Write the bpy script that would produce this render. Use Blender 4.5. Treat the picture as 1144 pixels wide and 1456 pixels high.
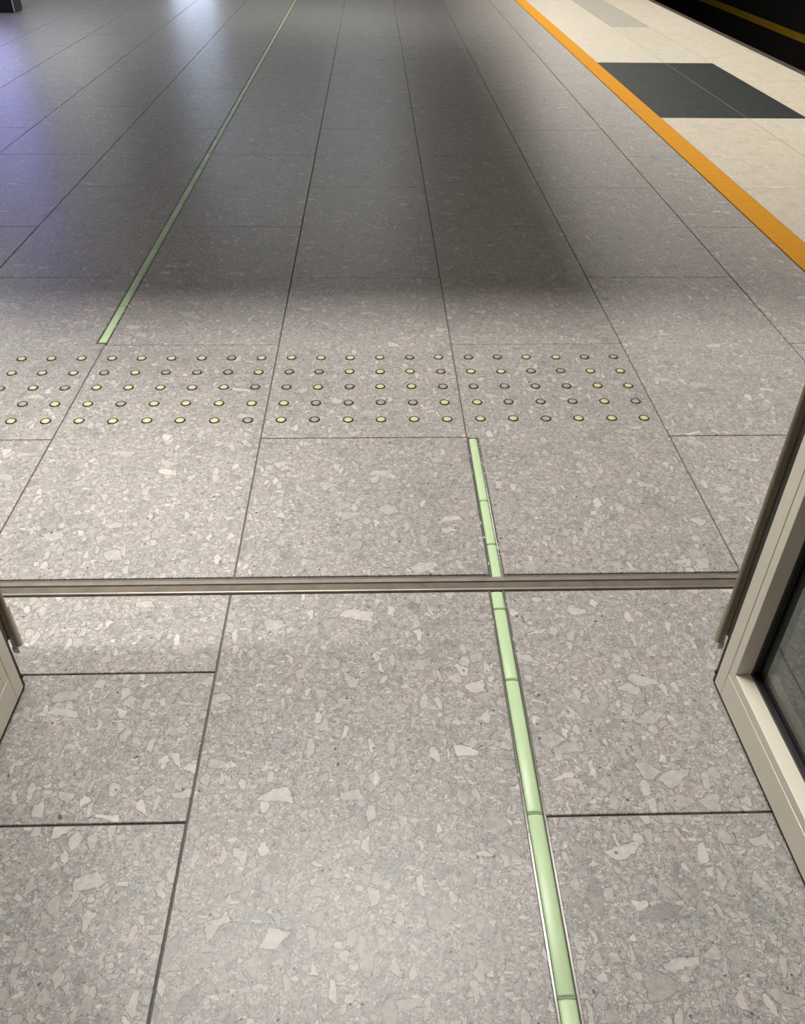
import bpy, bmesh, math, random
from mathutils import Vector, Matrix
random.seed(7)
for o in list(bpy.data.objects):
    bpy.data.objects.remove(o, do_unlink=True)
S = bpy.context.scene
COL = S.collection

# ------------------------------------------------------------------ camera
cd = bpy.data.cameras.new('camera'); cam = bpy.data.objects.new('camera', cd); COL.objects.link(cam)
cd.sensor_width = 36.0; cd.sensor_fit = 'AUTO'; cd.lens = 1184.1 * 36.0 / 1456.0
cd.clip_start = 0.02; cd.clip_end = 200
_r = Vector((0.99949084, -0.02973295, 0.01157642)); _u = Vector((0.00907491, 0.61273438, 0.79023682))
_w = Vector((0.03058934, 0.7897294, -0.61269222))
cam.matrix_world = Matrix(((_r.x, _u.x, -_w.x, -0.26453), (_r.y, _u.y, -_w.y, -2.65684),
                           (_r.z, _u.z, -_w.z, 1.31961), (0, 0, 0, 1)))
S.camera = cam

# ------------------------------------------------------------------ world, light levels, exposure
wd = bpy.data.worlds.new('world'); S.world = wd; wd.use_nodes = True
wd.node_tree.nodes['Background'].inputs[0].default_value = (0.5, 0.55, 0.6, 1)
wd.node_tree.nodes['Background'].inputs[1].default_value = 0.02
VS = S.view_settings
VS.view_transform = 'Standard'; VS.look = 'None'; VS.exposure = 0.0; VS.gamma = 1.0; VS.use_curve_mapping = False
P_COVE = 118.0     # linear light in the recess over the doorway
P_VEST = 10.0      # unseen fill light added in the lobby behind the camera
P_EDGE = 80.0      # luminaires above the platform edge
P_HALL_FILL = 42.0       # unseen fill lights added to brighten the hall floor
P_SPOT = 250.0     # downlight over the door, platform side
L_SCREEN = 8.5     # bluish display at the far wall
L_SCREEN2 = 3.7     # violet screen of the black pylon

# ------------------------------------------------------------------ helpers
def obj(name, me, parent=None, mat=None):
    o = bpy.data.objects.new(name, me); COL.objects.link(o)
    if mat is not None and me is not None and not me.materials:
        me.materials.append(mat)
    if parent is not None:
        o.parent = parent
    return o

def tag(o, label=None, cat=None, group=None, kind=None):
    if label: o['label'] = label
    if cat: o['category'] = cat
    if group: o['group'] = group
    if kind: o['kind'] = kind
    return o

def empty(name, loc=(0, 0, 0), rz=0.0):
    o = bpy.data.objects.new(name, None); COL.objects.link(o)
    o.location = loc; o.rotation_euler = (0, 0, rz); o.empty_display_size = 0.05
    return o

def mesh_from(name, verts, faces, smooth=False):
    me = bpy.data.meshes.new(name); me.from_pydata(verts, [], faces)
    bm = bmesh.new(); bm.from_mesh(me); bmesh.ops.recalc_face_normals(bm, faces=bm.faces)
    bm.to_mesh(me); bm.free()
    if smooth:
        for p in me.polygons: p.use_smooth = True
    me.update(); return me

def add_box(bm, x0, x1, y0, y1, z0, z1):
    v = [bm.verts.new((x, y, z)) for z in (z0, z1) for y in (y0, y1) for x in (x0, x1)]
    for f in ((0, 2, 3, 1), (4, 5, 7, 6), (0, 1, 5, 4), (2, 6, 7, 3), (0, 4, 6, 2), (1, 3, 7, 5)):
        bm.faces.new([v[i] for i in f])

def boxes(name, bl, bev=0.0, seg=2):
    bm = bmesh.new()
    for b in bl: add_box(bm, *b)
    if bev > 0:
        bmesh.ops.bevel(bm, geom=list(bm.edges), offset=bev, segments=seg, affect='EDGES', profile=0.5)
    bmesh.ops.recalc_face_normals(bm, faces=bm.faces)
    me = bpy.data.meshes.new(name); bm.to_mesh(me); bm.free(); return me

def extrude(name, prof, a0, a1, axis='X', smooth=False):
    """closed profile extruded; axis X: prof=(y,z); axis Y: prof=(x,z); axis Z: prof=(x,y)"""
    n = len(prof)
    f = {'X': lambda a, p: (a, p[0], p[1]), 'Y': lambda a, p: (p[0], a, p[1]), 'Z': lambda a, p: (p[0], p[1], a)}[axis]
    v = [f(a0, p) for p in prof] + [f(a1, p) for p in prof]
    fc = [(i, (i + 1) % n, n + (i + 1) % n, n + i) for i in range(n)] + [tuple(range(n)), tuple(range(n, 2 * n))]
    return mesh_from(name, v, fc, smooth)

def lathe(name, prof, seg=20, smooth=True):
    v, fc = [], []
    n = len(prof)
    for s in range(seg):
        a = 2 * math.pi * s / seg
        for r, z in prof: v.append((r * math.cos(a), r * math.sin(a), z))
    for s in range(seg):
        t = (s + 1) % seg
        for i in range(n - 1):
            fc.append((s * n + i, t * n + i, t * n + i + 1, s * n + i + 1))
    me = bpy.data.meshes.new(name); me.from_pydata(v, [], fc)
    bm = bmesh.new(); bm.from_mesh(me)
    bmesh.ops.remove_doubles(bm, verts=bm.verts, dist=1e-6)
    bmesh.ops.recalc_face_normals(bm, faces=bm.faces); bm.to_mesh(me); bm.free()
    if smooth:
        for p in me.polygons: p.use_smooth = True
    return me

# ------------------------------------------------------------------ materials
class NT:
    def __init__(s, name):
        s.m = bpy.data.materials.new(name); s.m.use_nodes = True
        s.t = s.m.node_tree; s.b = s.t.nodes['Principled BSDF']
    def n(s, kind, **kw):
        nd = s.t.nodes.new(kind)
        for k, v in kw.items(): setattr(nd, k, v)
        return nd
    def l(s, a, b): s.t.links.new(a, b)
    def math(s, op, a, b=None, clamp=False):
        nd = s.n('ShaderNodeMath', operation=op, use_clamp=clamp)
        for i, v in enumerate((a, b)):
            if v is None: continue
            if isinstance(v, (int, float)): nd.inputs[i].default_value = v
            else: s.l(v, nd.inputs[i])
        return nd.outputs[0]
    def vmath(s, op, a, b=None):
        nd = s.n('ShaderNodeVectorMath', operation=op)
        for i, v in enumerate((a, b)):
            if v is None: continue
            if isinstance(v, tuple): nd.inputs[i].default_value = v
            elif isinstance(v, (int, float)):
                if op == 'SCALE': nd.inputs['Scale'].default_value = v
            elif op == 'SCALE' and i == 1: s.l(v, nd.inputs['Scale'])
            else: s.l(v, nd.inputs[i])
        return nd.outputs[0]
    def mix(s, fac, a, b, mode='MIX'):
        nd = s.n('ShaderNodeMix', data_type='RGBA', blend_type=mode)
        for i, v in ((0, fac), (6, a), (7, b)):
            if isinstance(v, (int, float)): nd.inputs[i].default_value = v
            elif isinstance(v, tuple): nd.inputs[i].default_value = v if len(v) == 4 else (*v, 1)
            else: s.l(v, nd.inputs[i])
        return nd.outputs[2]
    def ramp(s, fac, stops, interp='LINEAR'):
        nd = s.n('ShaderNodeValToRGB'); cr = nd.color_ramp; cr.interpolation = interp
        while len(cr.elements) > 1: cr.elements.remove(cr.elements[-1])
        cr.elements[0].position = stops[0][0]; cr.elements[0].color = (*stops[0][1], 1)
        for p, c in stops[1:]:
            e = cr.elements.new(p); e.color = (*c, 1)
        s.l(fac, nd.inputs[0]); return nd.outputs[0]
    def noise(s, vec, scale, detail=2.0, rough=0.5, dim='2D'):
        nd = s.n('ShaderNodeTexNoise', noise_dimensions=dim); nd.inputs['Scale'].default_value = scale
        nd.inputs['Detail'].default_value = detail; nd.inputs['Roughness'].default_value = rough
        s.l(vec, nd.inputs['Vector']); return nd
    def voro(s, vec, scale, feature='F1', rnd=1.0):
        nd = s.n('ShaderNodeTexVoronoi', feature=feature, voronoi_dimensions='2D'); nd.inputs['Scale'].default_value = scale
        nd.inputs['Randomness'].default_value = rnd
        s.l(vec, nd.inputs['Vector']); return nd
    def setp(s, **kw):
        for k, v in kw.items():
            i = s.b.inputs[k.replace('_', ' ')]
            if isinstance(v, (int, float)): i.default_value = v
            elif isinstance(v, tuple): i.default_value = (*v, 1) if len(v) == 3 else v
            else: s.l(v, i)
        return s.m

def simple(name, col, rough=0.5, metal=0.0, spec=0.5, var=0.0, vscale=30.0, bump=0.0, bscale=200.0, **kw):
    t = NT(name)
    if var > 0 or bump > 0:
        g = t.n('ShaderNodeNewGeometry')
        nz = t.noise(g.outputs['Position'], vscale, 4.0, 0.6, '3D')
        c = t.mix(nz.outputs['Fac'], tuple(x * (1 - var) for x in col), tuple(min(1, x * (1 + var)) for x in col))
        t.setp(Base_Color=c)
        if bump > 0:
            nb = t.noise(g.outputs['Position'], bscale, 3.0)
            b = t.n('ShaderNodeBump'); b.inputs['Strength'].default_value = bump; b.inputs['Distance'].default_value = 0.001
            t.l(nb.outputs['Fac'], b.inputs['Height']); t.l(b.outputs[0], t.b.inputs['Normal'])
    else:
        t.setp(Base_Color=col)
    t.setp(Roughness=rough, Metallic=metal)
    t.b.inputs['Specular IOR Level'].default_value = spec
    t.setp(**kw)
    return t.m

def terrazzo(name, base, contrast=1.0, rough=0.33, spec=0.5):
    """stone-chip porcelain: angular chips of several sizes in a fine ground, thin dark outlines, dark specks"""
    t = NT(name)
    g = t.n('ShaderNodeNewGeometry'); oi = t.n('ShaderNodeObjectInfo')
    off = t.n('ShaderNodeCombineXYZ')
    t.l(t.math('MULTIPLY', oi.outputs['Random'], 37.3), off.inputs[0])
    t.l(t.math('MULTIPLY', oi.outputs['Random'], 91.7), off.inputs[1])
    P = t.vmath('ADD', g.outputs['Position'], off.outputs[0])
    n1 = t.noise(P, 40.0, 3.0, 0.6)
    W = t.vmath('ADD', P, t.vmath('SCALE', t.vmath('SUBTRACT', n1.outputs['Color'], (0.5, 0.5, 0.5)), 0.014))
    k = contrast
    def c(f, tint=(1, 1, 1)):
        f = 1 + (f - 1) * k
        return tuple(max(0.0, b * f * q) for b, q in zip(base, tint))
    nz = t.noise(P, 70.0, 6.0, 0.75)
    cl = t.noise(P, 9.0, 3.0, 0.6)
    # ground: fine grain with crevices
    f0 = t.voro(W, 360.0)
    sp0 = t.n('ShaderNodeSeparateColor'); t.l(f0.outputs['Color'], sp0.inputs[0])
    colr = t.ramp(sp0.outputs[0], [(0.0, c(0.70)), (0.3, c(0.86)), (0.7, c(1.0)), (0.9, c(1.16)), (1.0, c(1.5))])
    colr = t.mix(t.math('MULTIPLY', t.math('SUBTRACT', f0.outputs['Distance'], 0.42), 2.2, clamp=True), colr, c(0.55))
    colr = t.mix(0.5, colr, t.ramp(nz.outputs['Fac'], [(0.28, c(0.58)), (0.45, c(0.9)), (0.58, c(1.02)), (0.72, c(1.3))]))
    # chips, small to large
    for scale, thr, ang, st, op in ((210.0, 0.40, 0.4, (1, 0.72, 1), 0.75), (112.0, 0.54, 1.3, (0.66, 1, 1), 0.75), (56.0, 0.68, 2.2, (1, 0.60, 1), 0.8), (31.0, 0.895, 0.8, (0.66, 1, 1), 0.8)):
        mp = t.n('ShaderNodeMapping'); mp.inputs['Rotation'].default_value = (0, 0, ang); mp.inputs['Scale'].default_value = st
        t.l(W, mp.inputs['Vector'])
        v = t.voro(mp.outputs[0], scale); e = t.voro(mp.outputs[0], scale, 'DISTANCE_TO_EDGE')
        sp = t.n('ShaderNodeSeparateColor'); t.l(v.outputs['Color'], sp.inputs[0])
        sel = t.math('GREATER_THAN', sp.outputs[0], thr)
        ed = t.math('SUBTRACT', e.outputs['Distance'], t.math('MULTIPLY', sp.outputs[2], 0.20))
        inside = t.math('MULTIPLY', t.math('SUBTRACT', ed, 0.03), 24.0, clamp=True)
        line = t.math('SUBTRACT', 1.0, t.math('MULTIPLY', t.math('ABSOLUTE', t.math('SUBTRACT', ed, 0.015)), 24.0), clamp=True)
        cc = t.ramp(sp.outputs[1], [(0.0, c(0.70, (0.97, 1.0, 1.0))), (0.10, c(0.86, (0.98, 1.0, 0.985))), (0.34, c(0.98)), (0.6, c(1.10)), (0.85, c(1.24)), (1.0, c(1.46, (1.0, 1.0, 0.985)))])
        cc = t.mix(0.35, cc, t.ramp(nz.outputs['Fac'], [(0.3, c(0.72)), (0.7, c(1.28))]))
        colr = t.mix(t.math('MULTIPLY', t.math('MULTIPLY', line, sel), 0.62 if scale > 40 else 0.45), colr, c(0.55))
        colr = t.mix(t.math('MULTIPLY', inside, t.math('MULTIPLY', sel, op)), colr, cc)
    # dark specks
    v = t.voro(W, 58.0); sp = t.n('ShaderNodeSeparateColor'); t.l(v.outputs['Color'], sp.inputs[0])
    m = t.math('MULTIPLY', t.math('GREATER_THAN', sp.outputs[1], 0.93), t.math('LESS_THAN', v.outputs['Distance'], t.math('MULTIPLY', t.math('MULTIPLY', sp.outputs[0], nz.outputs['Fac']), 0.36)))
    colr = t.mix(t.math('MULTIPLY', m, 0.7), colr, c(0.42))
    # broad cloudy tone: greenish-grey and pinkish patches
    colr = t.mix(1.0, colr, t.ramp(cl.outputs['Fac'], [(0.30, (0.86, 0.90, 0.89)), (0.44, (0.98, 0.99, 0.975)), (0.58, (1.0, 1.0, 1.0)), (0.70, (1.04, 1.0, 1.0))]), 'MULTIPLY')
    colr = t.mix(1.0, colr, oi.outputs['Color'], 'MULTIPLY')
    t.setp(Base_Color=colr)
    rr = t.n('ShaderNodeMapRange'); rr.inputs['To Min'].default_value = rough - 0.05; rr.inputs['To Max'].default_value = rough + 0.07
    t.l(nz.outputs['Fac'], rr.inputs['Value']); t.l(rr.outputs[0], t.b.inputs['Roughness'])
    t.b.inputs['Specular IOR Level'].default_value = spec
    return t.m

M = {}
M['tile'] = terrazzo('grey_terrazzo', (0.405, 0.378, 0.356), 1.8, 0.36, 0.35)
M['cream'] = terrazzo('cream_terrazzo', (0.66, 0.597, 0.50), 0.8, 0.4, 0.35)
M['charcoal'] = terrazzo('charcoal_terrazzo', (0.034, 0.039, 0.038), 2.3, 0.55, 0.12)
M['grout'] = simple('grout', (0.14, 0.125, 0.11), 0.9, var=0.3, vscale=40)
M['steel'] = simple('brushed_steel', (0.72, 0.70, 0.66), 0.4, 0.6, var=0.1, vscale=25)
M['rail'] = simple('anodised_rail', (0.50, 0.49, 0.46), 0.16, 0.8, var=0.1)
M['sill'] = simple('worn_sill_metal', (0.36, 0.32, 0.275), 0.46, 0.8, var=0.4, vscale=22)
M['sill_dark'] = simple('sill_slot_brown', (0.15, 0.125, 0.1), 0.7, 0.2, var=0.5, vscale=28)  # dark brown slot colour with strong mottling
M['glow'] = simple('pale_green_luminous_plastic', (0.525, 0.68, 0.40), 0.38, var=0.05, vscale=12)
M['glow_joint'] = simple('green_joint', (0.20, 0.28, 0.14), 0.5)
M['channel'] = simple('dark_channel', (0.055, 0.06, 0.05), 0.6)
M['sealant'] = simple('clear_sealant', (0.62, 0.64, 0.56), 0.12, spec=0.9)
M['stud_yellow'] = simple('pale_yellow_lens', (0.56, 0.56, 0.33), 0.25, spec=0.6, var=0.12, vscale=60)
M['stud_grey'] = simple('worn_grey_lens', (0.35, 0.335, 0.27), 0.25, spec=0.6, var=0.3, vscale=90)
M['stud_rim'] = simple('dark_olive_rim', (0.028, 0.027, 0.014), 0.4)
M['paint'] = simple('beige_grey_paint', (0.80, 0.745, 0.62), 0.28, var=0.02, vscale=5)
M['bronze'] = simple('bronze_anodised', (0.50, 0.44, 0.33), 0.36, 0.45, var=0.12, vscale=9)
M['rubber'] = simple('black_rubber', (0.012, 0.012, 0.012), 0.45)
M['orange'] = simple('orange_yellow_rubber', (0.74, 0.345, 0.012), 0.65, spec=0.2, var=0.08, vscale=20)
M['nosing'] = simple('dark_brown_nosing', (0.075, 0.052, 0.045), 0.55, var=0.3)
M['track_shade'] = simple('shade_dark_concrete', (0.016, 0.015, 0.014), 0.95, spec=0.1, var=0.5, vscale=3)  # darkness of the unlit track area put into the base colour
M['shaded_yellow'] = simple('shaded_yellow_paint', (0.34, 0.215, 0.012), 0.7, spec=0.2, var=0.2, vscale=6)  # yellow darkened in the colour to stand for shade over the track
M['cable'] = simple('grey_cable', (0.17, 0.17, 0.17), 0.6)
M['black'] = simple('black_lacquer', (0.008, 0.008, 0.008), 0.3)
M['wall'] = simple('pale_wall_panel', (0.55, 0.54, 0.52), 0.7, var=0.04)
M['lobby'] = simple('grey_lobby_panel', (0.22, 0.215, 0.21), 0.7, var=0.05)
M['ceil'] = simple('ceiling_panel', (0.5, 0.49, 0.47), 0.8)
M['white'] = simple('white_enamel', (0.8, 0.8, 0.78), 0.4)
def emit(name, col, s):
    t = NT(name); t.setp(Base_Color=(0.02, 0.02, 0.02), Emission_Color=col, Emission_Strength=s, Roughness=0.5); return t.m
g = NT('tinted_glass'); g.setp(Base_Color=(0.26, 0.29, 0.28), Roughness=0.0, IOR=1.45, Transmission_Weight=1.0); M['glass'] = g.m

# ------------------------------------------------------------------ setting: floor and its tiles
floor = obj('floor', boxes('floor_base', [(-6.6, 3.27, -1.34, 14.4, -0.3, -0.0045), (-1.9, 1.25, -5.0, -1.34, -0.3, -0.0045)]), None, M['grout'])
floor['kind'] = 'structure'
tile_cache = {}
def tile_mesh(poly, key, bev=0.0011, depth=0.0045):
    if key in tile_cache: return tile_cache[key]
    n = len(poly); inner = []
    for i in range(n):
        p0, p1, p2 = Vector(poly[i - 1]), Vector(poly[i]), Vector(poly[(i + 1) % n])
        d1 = (p1 - p0).normalized(); d2 = (p2 - p1).normalized()
        n1 = Vector((-d1.y, d1.x)); n2 = Vector((-d2.y, d2.x))
        inner.append(p1 + (n1 + n2) * bev if abs(d1.dot(d2)) < 0.5 else p1 + n1 * bev)
    v = [(p.x, p.y, 0.0) for p in inner] + [(p[0], p[1], -bev) for p in poly] + [(p[0], p[1], -depth) for p in poly]
    f = [tuple(range(n))]
    for i in range(n):
        j = (i + 1) % n
        f += [(n + i, n + j, j, i), (2 * n + i, 2 * n + j, n + j, n + i)]
    me = bpy.data.meshes.new('tile'); me.from_pydata(v, [], f); me.update()
    tile_cache[key] = me; return me
def rect_tile(x0, x1, y0, y1, mat='tile', gap=0.0042, tint=None):
    g2 = gap / 2; w, h = x1 - x0 - gap, y1 - y0 - gap
    key = (round(w, 4), round(h, 4), mat)
    me = tile_mesh([(0, 0), (w, 0), (w, h), (0, h)], key)
    o = obj('tile', me, floor, M[mat]); o.location = (x0 + g2, y0 + g2, 0)
    s = random.uniform(0.975, 1.025); tt = tint or (1, 1, 1)
    o.color = (s * tt[0], s * tt[1], s * tt[2], 1); return o
def poly_tile(poly, key, mat='tile'):
    ox, oy = poly[0]
    me = tile_mesh([(x - ox, y - oy) for x, y in poly], key)
    o = obj('tile', me, floor, M[mat]); o.location = (ox, oy, 0); return o

FX0, FX1 = -1.2335, -1.1935       # far guide-strip slot
MX0, MX1 = -0.0015, 0.0355        # strip slot between threshold and studs
NX0, NX1 = -0.0105, 0.0295        # strip slot inside the lobby
G = 0.002
YEND = 14.4
for i in range(-11, 3):
    x0, x1 = i * 0.6, (i + 1) * 0.6
    if i == 2: x1 = 1.53
    ys = [-1.2] + [y * 0.6 for y in range(-1, 25) if (y % 2 == 0) == (i % 2 == 0)] + [YEND]
    ys = sorted(set(round(y, 3) for y in ys))
    for a, b in zip(ys[:-1], ys[1:]):
        if i == -3:
            if b <= 0.02: rect_tile(x0, x1, a, b)
            elif a < 0.0: poly_tile([(x0 + G, a + G), (x1 - G, a + G), (x1 - G, 0.012), (FX0, 0.012), (FX0, b - G), (x0 + G, b - G)], 'notch_a')
            else: rect_tile(x0, FX0 + G, a, b)
        elif i == -2 and a > -0.01: rect_tile(FX1 - G, x1, a, b)
        elif i == -1 and b < -0.5: rect_tile(x0, MX0 + G, a, b)
        elif i == 0 and a < -1.1: poly_tile([(MX1, a + G), (x1 - G, a + G), (x1 - G, b - G), (x0 + G, b - G), (x0 + G, -0.604), (MX1, -0.604)], 'notch_b')
        else: rect_tile(x0, x1, a, b)
# platform-edge margin: cream tiles with a charcoal block of four
for x0, x1, ys in ((1.67, 2.265, [-1.2, -0.6, 0.6, 1.8, 3.355, 4.22, 5.36, 6.2, 7.4, 8.6, 9.8, 11, 12.2, 13.4, 14.4]),
                   (2.265, 2.68, [-1.2, 0.0, 1.2, 2.4, 3.355, 5.36, 6.2, 7.4, 9.9, 10.8, 11.3, 12.5, 13.7, 14.4]),
                   (2.68, 3.27, [-1.2, -0.2, 1.0, 2.2, 3.4, 4.6, 5.8, 7.0, 8.2, 9.4, 10.6, 11.8, 13, 14.4])):
    for a, b in zip(ys[:-1], ys[1:]):
        dark = x1 < 2.7 and a > 3.3 and b < 5.4
        tint = None
        if not dark:
            tint = random.choice([(1, 1, 1), (1.0, 0.985, 0.97), (1.0, 0.97, 0.96), (0.97, 0.985, 0.97)])
            if abs(x0 - 2.265) < 0.01 and abs(a - 7.4) < 0.01: tint = (0.74, 0.755, 0.80)
        rect_tile(x0, x1, a, b, 'charcoal' if dark else 'cream', 0.0035, tint)
for a, b in ((3.357, 5.358),):
    obj('joint_line', boxes('joint_line', [(2.2635, 2.2665, a, b, -0.0045, -0.0003)]), floor, simple('pale_grout', (0.26, 0.27, 0.25), 0.9))
obj('joint_line', boxes('joint_line', [(1.672, 2.263, 4.2188, 4.2212, -0.0045, -0.0004)]), floor, simple('mid_grout', (0.16, 0.17, 0.16), 0.9))
# lobby tiles, laid with wider joints
for x0, x1, ys in ((-1.8, -1.2, [-1.256, -2.44, -3.64, -4.84]), (-1.2, -0.6, [-1.256, -1.489, -1.832, -3.03, -4.23]),
                   (-0.6, NX0 + 0.003, [-1.256, -2.44, -3.64, -4.84]), (NX1 - 0.003, 0.6, [-1.256, -1.834, -3.03, -4.23]),
                   (0.6, 1.2, [-1.256, -2.44, -3.64, -4.84])):
    for b, a in zip(ys[:-1], ys[1:]):
        rect_tile(x0, x1, a, b, 'tile', 0.0046)

# ------------------------------------------------------------------ walls, ceiling, track trench
HEAD = 2.5; CZ = 3.4; LOWZ = 2.4; BEAM = -0.385; LOWX = 2.09
def struct(name, me, mat):
    o = obj(name, me, None, mat); o['kind'] = 'structure'; return o
struct('wall_front', boxes('wall_front', [(-6.6, -1.27, -1.33, -1.201, 0.0, CZ), (0.80, 3.27, -1.33, -1.201, 0.0, CZ), (-1.27, 0.80, -1.33, -1.201, HEAD, CZ)]), M['wall'])
struct('wall_left', boxes('wall_left', [(-6.75, -6.6, -1.33, 14.5, 0.0, CZ)]), M['wall'])
struct('wall_far', boxes('wall_far', [(-6.6, 3.27, 14.4, 14.55, 0.0, CZ)]), M['wall'])
struct('wall_lobby_left', boxes('wall_lobby_left', [(-2.0, -1.9, -5.0, -1.331, 0.0, CZ)]), M['lobby'])
struct('wall_lobby_right', boxes('wall_lobby_right', [(1.25, 1.35, -5.0, -1.331, 0.0, CZ)]), M['lobby'])
struct('wall_lobby_back', boxes('wall_lobby_back', [(-2.0, 1.35, -5.1, -5.0, 0.0, CZ)]), M['lobby'])
struct('ceiling_hall', boxes('ceiling_hall', [(-6.6, LOWX, BEAM, 14.4, LOWZ, CZ - 0.001)]), M['ceil'])
struct('ceiling', boxes('ceiling', [(-6.75, 3.4, -1.33, 14.55, CZ, CZ + 0.12), (-2.0, 1.35, -5.1, -1.33, CZ, CZ + 0.12)]), M['ceil'])
struct('wall_platform_side', boxes('wall_platform_side', [(3.27, 3.30, -6.0, 22.0, -1.35, -0.06)]), M['track_shade'])
struct('trackbed', boxes('trackbed', [(3.30, 7.2, -6.0, 40.0, -1.5, -1.35)]), M['track_shade'])
struct('wall_track', boxes('wall_track', [(7.0, 7.2, -6.0, 40.0, -1.35, CZ)]), M['track_shade'])
struct('ceiling_track', boxes('ceiling_track', [(3.4, 7.2, -6.0, 40.0, CZ, CZ + 0.12)]), M['track_shade'])
struct('trim_platform_edge', extrude('trim_platform_edge', [(3.271, -0.30), (3.271, -0.001), (3.30, -0.002), (3.303, -0.008), (3.312, -0.008), (3.315, -0.003), (3.385, -0.016), (3.39, -0.06), (3.31, -0.07), (3.31, -0.30)], -1.3, 20.0, 'Y'), M['nosing'])
struct('trim_track_wall_band', boxes('trim_track_wall_band', [(6.985, 6.9995, -6.0, 40.0, -0.955, -0.845)]), M['shaded_yellow'])

# ------------------------------------------------------------------ door threshold
sill = empty('door_threshold', (0, -1.233, -0.0045))
tag(sill, 'worn metal threshold rail crossing the floor between the two open doors', 'threshold')
SX0, SX1 = -1.265, 0.795
obj('back_flange', extrude('back_flange', [(0.020, 0.0), (0.020, 0.0075), (0.0185, 0.0085), (0.0078, 0.0088), (0.0070, 0.0104), (0.0052, 0.0104), (0.0046, 0.0)], SX0, SX1), sill, M['sill'])
obj('guide_slot', extrude('guide_slot', [(0.0044, 0.0), (0.0044, 0.0070), (0.0030, 0.0060), (-0.0150, 0.0060), (-0.0162, 0.0066), (-0.0162, 0.0)], SX0, SX1), sill, M['sill_dark'])
obj('front_lip', extrude('front_lip', [(-0.0164, 0.0), (-0.0164, 0.0074), (-0.0175, 0.0078), (-0.0195, 0.0068), (-0.0208, 0.0045), (-0.0208, 0.0)], SX0, SX1), sill, M['sill'])

# ------------------------------------------------------------------ luminous guide strips
def seg_mesh(length, w, name='luminous_segment'):
    pr = []
    for k in range(7):
        a = -1 + 2 * k / 6
        pr.append((a * w / 2, -0.0012 + 0.0022 * (1 - a * a)))
    pr = [(-w / 2, -0.003)] + pr + [(w / 2, -0.003)]
    n = len(pr); v = []; rings = [(0.0, 0.0022), (0.0018, 0.0004), (0.003, 0.0), (length - 0.003, 0.0), (length - 0.0018, 0.0004), (length, 0.0022)]
    for y, dz in rings:
        v += [(x, y, max(-0.003, z - dz)) for x, z in pr]
    f = []
    for r in range(len(rings) - 1):
        for i in range(n - 1):
            f.append((r * n + i, r * n + i + 1, (r + 1) * n + i + 1, (r + 1) * n + i))
    f += [tuple(range(n)), tuple((len(rings) - 1) * n + i for i in range(n))]
    me = mesh_from(name, v, f, True); return me
seg_cache = {}
def guide_strip(x0, x1, ya, yb, joints, label, end_cap, beads):
    cx = (x0 + x1) / 2; hw = (x1 - x0) / 2 - 0.0006
    root = empty('guide_strip', (cx, ya, -0.0044))
    tag(root, label, 'floor strip', 'luminous guide strips in the floor')
    L = yb - ya; H = 0.0052
    obj('channel', boxes('channel', [(-hw, hw, 0, L, 0.0, 0.0008)]), root, M['channel'])
    for s in (-1, 1):
        a, b = s * hw, s * (hw - 0.0048)
        obj('rail', extrude('rail', [(a, 0.0009), (a, H - 0.0008), (a - s * 0.0008, H), (b + s * 0.0008, H), (b, H - 0.0006), (b, 0.0009)], 0, L, 'Y'), root, M['rail'])
    w = 2 * (hw - 0.0048) - 0.0028
    js = [ya] + list(joints) + [yb]
    for k, (p, q) in enumerate(zip(js[:-1], js[1:])):
        ln = round(q - p - 0.004, 4)
        if (ln, w) not in seg_cache: seg_cache[(ln, w)] = seg_mesh(ln, w)
        o = obj('luminous_segment', seg_cache[(ln, w)], root, M['glow']); o.location = (0, p - ya + 0.002, 0.0040)
        if k:
            j = obj('joint', boxes('joint', [(-w / 2, w / 2, -0.0019, 0.0019, 0.0009, 0.0030)]), root, M['glow_joint']); j.location = (0, p - ya, 0)
    if end_cap is not None:
        e = obj('end_cap', boxes('end_cap', [(-hw, hw, -0.006, -0.0002, 0.0, 0.0050)], 0.0006), root, M['channel']); e.location = (0, 0 if end_cap == 0 else L + 0.0062, 0)
    if beads:
        bm = bmesh.new(); rnd = random.Random(3)
        for (y0, y1, n) in beads:
            for _ in range(n):
                y = rnd.uniform(y0, y1) - ya; s = rnd.choice((-1, 1)); r = rnd.uniform(0.0010, 0.0021)
                mt = Matrix.Translation((s * (hw - 0.0015 + rnd.uniform(-0.002, 0.0015)), y, 0.0054)) @ Matrix.Diagonal((r, r * rnd.uniform(1.5, 6), r * 0.6, 1))
                bmesh.ops.create_icosphere(bm, subdivisions=1, radius=1.0, matrix=mt)
        me = bpy.data.meshes.new('sealant_bits'); bm.to_mesh(me); bm.free()
        for p in me.polygons: p.use_smooth = True
        o = obj('sealant_bits', me, root, M['sealant']); o['kind'] = 'stuff'; o['label'] = 'shiny bits of sealant along the metal edges'
    return root
guide_strip(NX0, NX1, -4.2, -1.2555, [-4.0 + 0.3 * k for k in range(0, 6)] + [-2.131, -1.827, -1.521, -1.314],
            'pale green guide strip on the near side of the threshold rail', None, [(-1.9, -1.27, 9)])
guide_strip(MX0 + 0.0005, MX1 - 0.0005, -1.2105, -0.6055, [-1.087, -0.908],
            'short pale green guide strip between the threshold rail and the studs', None, [(-1.2, -0.62, 18)])
guide_strip(FX0, FX1, 0.0185, 14.35, [0.325 + 0.3 * k for k in range(0, 47)],
            'long pale green guide strip running from the studs into the distance', 0, [(0.1, 1.5, 40), (1.6, 8.0, 620), (8, 13, 120)])

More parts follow.
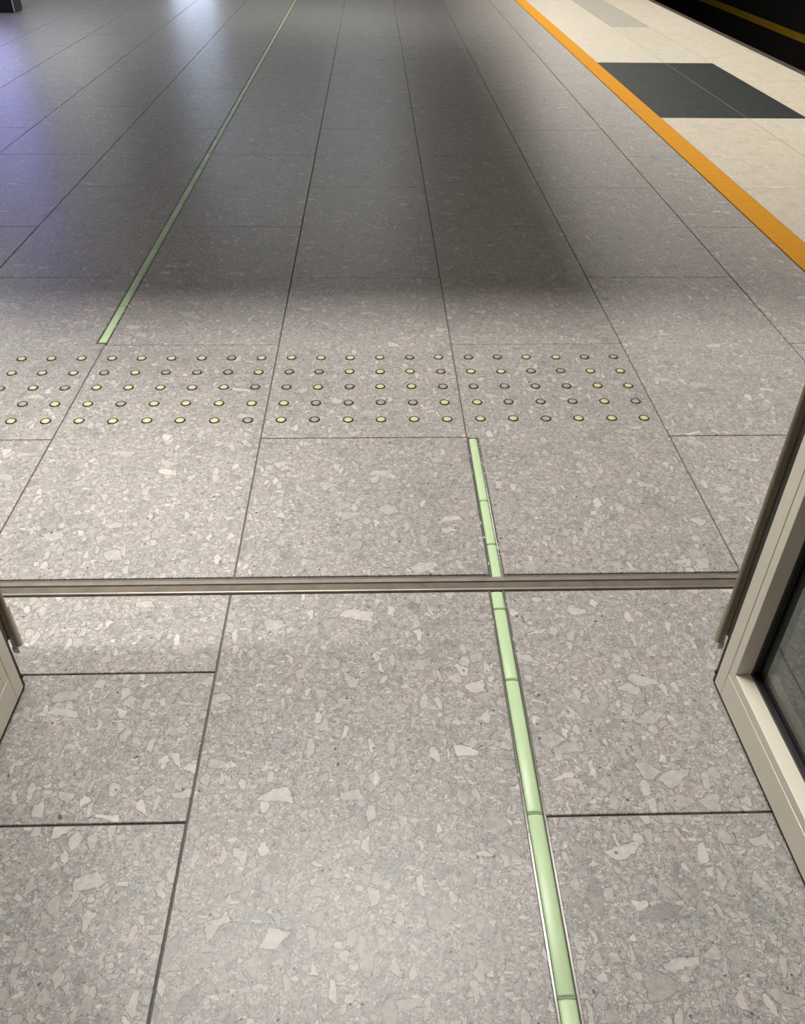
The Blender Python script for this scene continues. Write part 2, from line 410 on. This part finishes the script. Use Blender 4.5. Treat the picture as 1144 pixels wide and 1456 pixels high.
# ------------------------------------------------------------------ tactile studs: five rows
rim_me = lathe('rim', [(0.0126, 0.0), (0.0126, 0.0022), (0.0136, 0.0027), (0.0150, 0.0024), (0.0165, 0.0008), (0.0166, 0.0)], 22)
lens_me = {}
for key in ('stud_yellow', 'stud_grey'):
    me = lathe('lens', [(0.0, 0.0046), (0.004, 0.0044), (0.0075, 0.0038), (0.0105, 0.0028), (0.0122, 0.0016), (0.0124, 0.0)], 22)
    me.materials.append(M[key]); lens_me[key] = me
rim_me.materials.append(M['stud_rim'])
STATE = ['101' + '111' + '111101' + '111101' + '001100',
         '110' + '111' + '010001' + '001110' + '110011',
         '011' + '010' + '111110' + '010110' + '000011',
         '101' + '101' + '101111' + '100001' + '100010',
         '110' + '111' + '111110' + '101111' + '110111']
ordn = ['rightmost', 'second from right', 'third from right', 'fourth from right', 'fifth from right', 'sixth from right', 'seventh from right', 'eighth from right', 'ninth from right', 'tenth from right',
        'eleventh from right', 'twelfth from right', 'thirteenth from right', 'fourteenth from right', 'fifteenth from right', 'sixteenth from right', 'seventeenth from right', 'eighteenth from right', 'nineteenth from right',
        'twentieth from right', 'twenty-first from right', 'twenty-second from right', 'twenty-third from right', 'twenty-fourth from right']
rown = ['the farthest stud row', 'the second farthest stud row', 'the middle stud row', 'the second nearest stud row', 'the stud row nearest the threshold']
rnd = random.Random(11)
for r in range(5):
    for k in range(24):
        x = -1.75 + 0.1 * k; y = -0.1 - 0.1 * r
        bright = STATE[r][k] == '1'
        t = empty('tactile_stud', (x + rnd.uniform(-0.0015, 0.0015), y + rnd.uniform(-0.0015, 0.0015), 0.0002), rnd.uniform(0, 6))
        t.empty_display_size = 0.01
        tag(t, '%s domed floor stud, %s in %s' % ('pale yellow' if bright else 'greyed, worn', ordn[23 - k], rown[r]), 'floor stud', 'tactile studs in five rows')
        obj('rim', rim_me, t)
        obj('lens', lens_me['stud_yellow' if bright else 'stud_grey'], t)

# ------------------------------------------------------------------ ribbed orange warning line
prof = []; y = -1.2; pitch = 0.016
v = []; f = []; rows = []
while y < YEND:
    for dy, z in ((0.0, 0.0006), (0.004, 0.0006), (0.0055, 0.0024), (0.0115, 0.0024), (0.013, 0.0006)):
        rows.append((y + dy, z))
    y += pitch
for yy, z in rows: v += [(1.533, yy, z), (1.667, yy, z)]
for i in range(len(rows) - 1): f.append((2 * i, 2 * i + 1, 2 * i + 3, 2 * i + 2))
n0 = len(v)
for yy in (-1.2, rows[-1][0]): v += [(1.533, yy, -0.0044), (1.667, yy, -0.0044), (1.533, yy, 0.0006), (1.667, yy, 0.0006)]
f += [(n0, n0 + 4, n0 + 6, n0 + 2), (n0 + 1, n0 + 3, n0 + 7, n0 + 5), (n0, n0 + 2, n0 + 3, n0 + 1), (n0 + 4, n0 + 5, n0 + 7, n0 + 6)]
me = bpy.data.meshes.new('warning_line'); me.from_pydata(v, [], f); me.update()
tag(obj('warning_line', me, None, M['orange']), 'orange ribbed warning line along the cream platform edge', 'floor line')

# ------------------------------------------------------------------ open glass doors
def door_leaf(name, side, px, py, rz, label):
    """local frame: passage face at x=0, material towards +x*side, leaf runs towards -y; origin at the free bottom corner"""
    root = empty(name, (px, py, 0.0), rz); root['kind'] = 'structure'; s = side
    tag(root, label, 'door', 'pair of open glass doors')
    def bx(x0, x1, y0, y1, z0, z1):
        a, b = sorted((s * x0, s * x1)); return (a, b, min(y0, y1), max(y0, y1), z0, z1)
    T = 0.062; W = 0.78; Ht = 2.13; B = 0.012
    gs, gb = 0.034, 0.076       # groove between stile face and glazing bead
    rs, rb = 0.056, 0.097       # clear glass opening
    e = 0.0007
    obj('stile', boxes('stile', [bx(0, T, -gs + e, 0, B, Ht)], 0.0012), root, M['paint'])
    obj('stile', boxes('stile', [bx(0, T, -W, -W + gs - e, B, Ht)], 0.0012), root, M['paint'])
    obj('bottom_rail', boxes('bottom_rail', [bx(0, T, -W + gs, -gs, B, gb - e)], 0.0012), root, M['paint'])
    obj('top_rail', boxes('top_rail', [bx(0, T, -W + gs, -gs, Ht - gb + e, Ht)], 0.0012), root, M['paint'])
    obj('gap_shade_strip', boxes('gap_shade_strip', [bx(0.0035, T - 0.004, -W + 0.002, -0.002, 0.0015, B - 0.0003)]), root, M['rubber'])  # black strip put in for the shadow gap under the leaf
    X0 = 0.0006; X1 = 0.036
    obj('glazing_bead', boxes('glazing_bead', [bx(X0, X1, -rs, -gs - e, gb + e, Ht - gb - e)], 0.0008), root, M['paint'])
    obj('glazing_bead', boxes('glazing_bead', [bx(X0, X1, -W + gs + e, -W + rs, gb + e, Ht - gb - e)], 0.0008), root, M['paint'])
    obj('glazing_bead', boxes('glazing_bead', [bx(X0, X1, -W + rs + e, -rs - e, gb + e, rb)], 0.0008), root, M['paint'])
    obj('glazing_bead', boxes('glazing_bead', [bx(X0, X1, -W + rs + e, -rs - e, Ht - rb, Ht - gb - e)], 0.0008), root, M['paint'])
    q = 0.0075; xg0, xg1 = X1 + 0.0005, X1 + 0.0035
    obj('gasket', boxes('gasket', [bx(xg0 - 0.006, xg1, -rs - q, -rs - 0.0003, rb + 0.0003, Ht - rb), bx(xg0 - 0.006, xg1, -W + rs + 0.0003, -W + rs + q, rb + 0.0003, Ht - rb),
                                  bx(xg0 - 0.006, xg1, -W + rs + q, -rs - q, rb + 0.0003, rb + q), bx(xg0 - 0.006, xg1, -W + rs + q, -rs - q, Ht - rb - q, Ht - rb)]), root, M['rubber'])
    gp = obj('glass_pane', boxes('glass_pane', [bx(xg1 + 0.0005, xg1 + 0.0045, -W + rs - 0.01, -rs + 0.01, rb - 0.01, Ht - rb + 0.01)]), root, M['glass'])
    gp['label'] = 'dark tinted glass'
    xs = xg1 + 0.005
    k0, k1 = -rs + 0.012, -rs - 0.0135
    obj('spacer_bar', boxes('spacer_bar', [bx(xs, xs + 0.012, k1, k0, rb - 0.012, Ht - rb + 0.012), bx(xs, xs + 0.012, -W + rs - 0.012, -W + rs + 0.0135, rb - 0.012, Ht - rb + 0.012),
                                           bx(xs, xs + 0.012, -W + rs + 0.0135, k1, rb - 0.012, rb + 0.0135), bx(xs, xs + 0.012, -W + rs + 0.0135, k1, Ht - rb - 0.0135, Ht - rb + 0.012)]), gp, M['channel'])
    obj('spacer_edge', boxes('spacer_edge', [bx(xs - 0.0003, xs + 0.0008, k1 - 0.0012, k1, rb + 0.0135, Ht - rb - 0.0135), bx(xs - 0.0003, xs + 0.0008, -W + rs + 0.0135, k1, rb + 0.0135, rb + 0.0147)]), gp, M['white'])
    # rubber along the free edge, bronze edge bar standing off it, bracket and screw at its foot
    obj('edge_seal', boxes('edge_seal', [bx(0.0008, 0.040, 0.0005, 0.010, 0.006, Ht - 0.02), bx(0.0225, 0.035, 0.009, 0.036, 0.105, Ht - 0.03)], 0.0015), root, M['rubber'])
    arc = [(s * (0.0102 - 0.0097 * math.cos(math.pi * k / 10)), 0.0462 - 0.0045 * math.sin(math.pi * k / 10)) for k in range(11)] + [(s * 0.0199, 0.0466), (s * 0.0005, 0.0466)]
    bar = obj('edge_bar', extrude('edge_bar', arc, 0.082, Ht - 0.03, 'Z'), root, M['bronze'])
    obj('edge_bar_lip', boxes('edge_bar_lip', [bx(0.0200, 0.0225, 0.030, 0.047, 0.1, Ht - 0.03)], 0.001), bar, M['bronze'])
    obj('foot_bracket', boxes('foot_bracket', [bx(0.0005, 0.012, 0.0467, 0.0535, 0.080, 0.186)], 0.0008), bar, M['bronze'])
    sc = lathe('screw', [(0.0, 0.003), (0.002, 0.003), (0.0042, 0.0018), (0.0046, 0.0), (0.0, 0.0)], 14)
    so = obj('screw', sc, root, M['steel']); so.location = (s * 0.0145, 0.0419, 0.0735); so.rotation_euler = (math.radians(90), 0, 0)
    obj('screw_plate', boxes('screw_plate', [bx(0.0075, 0.0195, 0.0420, 0.0450, 0.064, 0.0816)], 0.0008), root, M['white'])
    kn = obj('edge_stud', lathe('edge_stud', [(0.0, 0.004), (0.003, 0.0035), (0.005, 0.0)], 12), root, M['rubber']); kn.location = (s * 0.001, 0.006, 0.035); kn.rotation_euler = (0, -s * 1.57, 0)
    return root
door_leaf('door_1', 1, 0.420, -1.5465, math.radians(1.3), 'open glass door with beige frame and bronze edge bar on the right')
door_leaf('door_2', -1, -0.975, -1.531, math.radians(-0.6), 'open door with beige frame and bronze edge bar at the left edge')

# ------------------------------------------------------------------ black pylon at the far left
py = empty('pylon', (-4.62, 8.17, 0)); tag(py, 'black upright display pylon with a thin silver corner edge at far left', 'display')
obj('body', boxes('body', [(-0.44, 0.430, -0.135, 0.135, 0.0, 2.3)], 0.003), py, M['black'])
obj('side_panel', boxes('side_panel', [(0.4305, 0.4365, -0.122, 0.130, 0.01, 2.3)], 0.001), py, simple('dark_side_panel', (0.03, 0.03, 0.028), 0.4))
obj('corner_edge', boxes('corner_edge', [(0.4305, 0.4385, -0.140, -0.124, 0.004, 2.3)], 0.001), py, M['steel'])
obj('front_panel', boxes('front_panel', [(-0.43, 0.428, -0.1395, -0.1355, 0.03, 2.28)], 0.001), py, M['black'])
obj('screen', boxes('screen', [(-0.40, 0.395, -0.1415, -0.1397, 0.42, 2.22)]), py, emit('violet_screen', (0.42, 0.42, 1.0), L_SCREEN2))

# ------------------------------------------------------------------ cable on the far track wall
cb = empty('wall_cable', (6.97, 0, 0)); tag(cb, 'thin grey cable on clips along the dark track wall', 'cable')
def tube(name, pts, r, seg=8):
    cu = bpy.data.curves.new(name, 'CURVE'); cu.dimensions = '3D'; cu.bevel_depth = r; cu.bevel_resolution = 2
    sp = cu.splines.new('POLY'); sp.points.add(len(pts) - 1)
    for p, c in zip(sp.points, pts): p.co = (*c, 1)
    tmp = bpy.data.objects.new(name, cu); COL.objects.link(tmp)
    dg = bpy.context.evaluated_depsgraph_get(); me = bpy.data.meshes.new_from_object(tmp.evaluated_get(dg))
    bpy.data.objects.remove(tmp); bpy.data.curves.remove(cu); return me
pts = []
for k in range(0, 161):
    yy = 4 + k * 0.2; pts.append((0.0, yy, -0.02 - 0.035 * math.sin((yy * 0.9) % math.pi)))
obj('cable', tube('cable', pts, 0.012), cb, M['cable'])
clip_me = boxes('clip', [(-0.02, 0.028, -0.02, 0.02, -0.11, 0.0)], 0.003); clip_me.materials.append(M['cable'])
for k in range(9):
    c = obj('clip', clip_me, cb); c.location = (0, math.pi / 0.9 * (k + 2), 0.0)

# ------------------------------------------------------------------ luminaires and displays of the place, plus added fill lights
def luminaire(name, label, cat, loc, sx, sy, power, col, group=None, spread=180):
    t = empty(name, loc); tag(t, label, cat, group)
    hx, hy = sx / 2, sy / 2; w = 0.015
    obj('housing', boxes('housing', [(-hx - w, -hx, -hy - w, hy + w, -0.02, 0.06), (hx, hx + w, -hy - w, hy + w, -0.02, 0.06), (-hx, hx, -hy - w, -hy, -0.02, 0.06), (-hx, hx, hy, hy + w, -0.02, 0.06),
                                     (-hx, hx, -hy, hy, 0.045, 0.06)]), t, M['white'])
    ld = bpy.data.lights.new(name, 'AREA'); ld.shape = 'RECTANGLE'; ld.size = sx * 0.98; ld.size_y = sy * 0.96; ld.energy = power; ld.color = col
    ld.spread = math.radians(spread)
    lo = bpy.data.objects.new('lamp', ld); COL.objects.link(lo); lo.parent = t; lo.location = (0, 0, 0.0)
    return t
WARM = (1.0, 0.965, 0.92); NEUT = (0.95, 1.0, 1.02)
luminaire('ceiling_light', 'linear light in the ceiling recess above the doorway', 'light', (-0.55, -0.6, 3.2), 2.0, 0.16, P_COVE, WARM)
luminaire('ceiling_light', 'unseen square fill light added at the back of the lobby', 'light', (-0.3, -3.4, 3.3), 0.6, 0.6, P_VEST, WARM)  # fill lamp, unseen, added to lift the lobby side a little
for k, yy in enumerate((2.3, 5.4, 8.5, 11.6)):
    luminaire('platform_light', ['first', 'second', 'third', 'fourth'][k] + ' linear light from the doorway above the platform edge', 'light', (2.45, yy, 3.2), 0.34, 2.6, P_EDGE, (1.0, 0.955, 0.88), 'lights over the platform edge')
for k, (xx, yy) in enumerate(((-4.4, 5.0), (-4.9, 11.6), (-0.4, 7.5), (-0.4, 11.5), (-1.7, 8.4))):  # panels added out of view to raise the dark hall floor
    luminaire('hall_fill_light', ['left near', 'left far', 'right near', 'right far', 'middle'][k] + ' fill panel light added to the hall', 'light', (xx, yy, LOWZ - 0.062), 1.2, 0.6, P_HALL_FILL * (0.95 if xx < -2 else 0.42 if xx > -1 else 0.5), NEUT, 'added hall fill lights')
# downlight over the left of the doorway on the platform side; the door head cuts its beam
dl = empty('downlight', (-1.22, -1.1405, 3.20)); tag(dl, 'small round downlight above the left door', 'light')
obj('ring', lathe('ring', [(0.05, 0.1), (0.05, 0.0), (0.062, -0.006), (0.066, 0.0), (0.066, 0.1)], 24), dl, M['white'])
sd = bpy.data.lights.new('downlight', 'SPOT'); sd.energy = P_SPOT; sd.spot_size = math.radians(40); sd.spot_blend = 0.9; sd.shadow_soft_size = 0.006; sd.color = WARM
so = bpy.data.objects.new('lamp', sd); COL.objects.link(so); so.parent = dl; so.location = (0, 0, 0.0)

def display(name, label, loc, rz, w, z0, z1, col, s):
    t = empty(name, loc, rz); tag(t, label, 'display')
    obj('case', boxes('case', [(-w / 2 - 0.04, w / 2 + 0.04, -0.08, 0.0, z0 - 0.04, z1 + 0.04)], 0.004), t, M['black'])
    obj('screen', boxes('screen', [(-w / 2, w / 2, -0.088, -0.0805, z0, z1)]), t, emit(name + '_screen', col, s))
    return t
display('lit_display', 'bright bluish lit display on the far wall of the hall', (-3.35, 14.395, 0), 0, 0.70, 0.30, 1.15, (0.62, 0.75, 1.0), L_SCREEN)
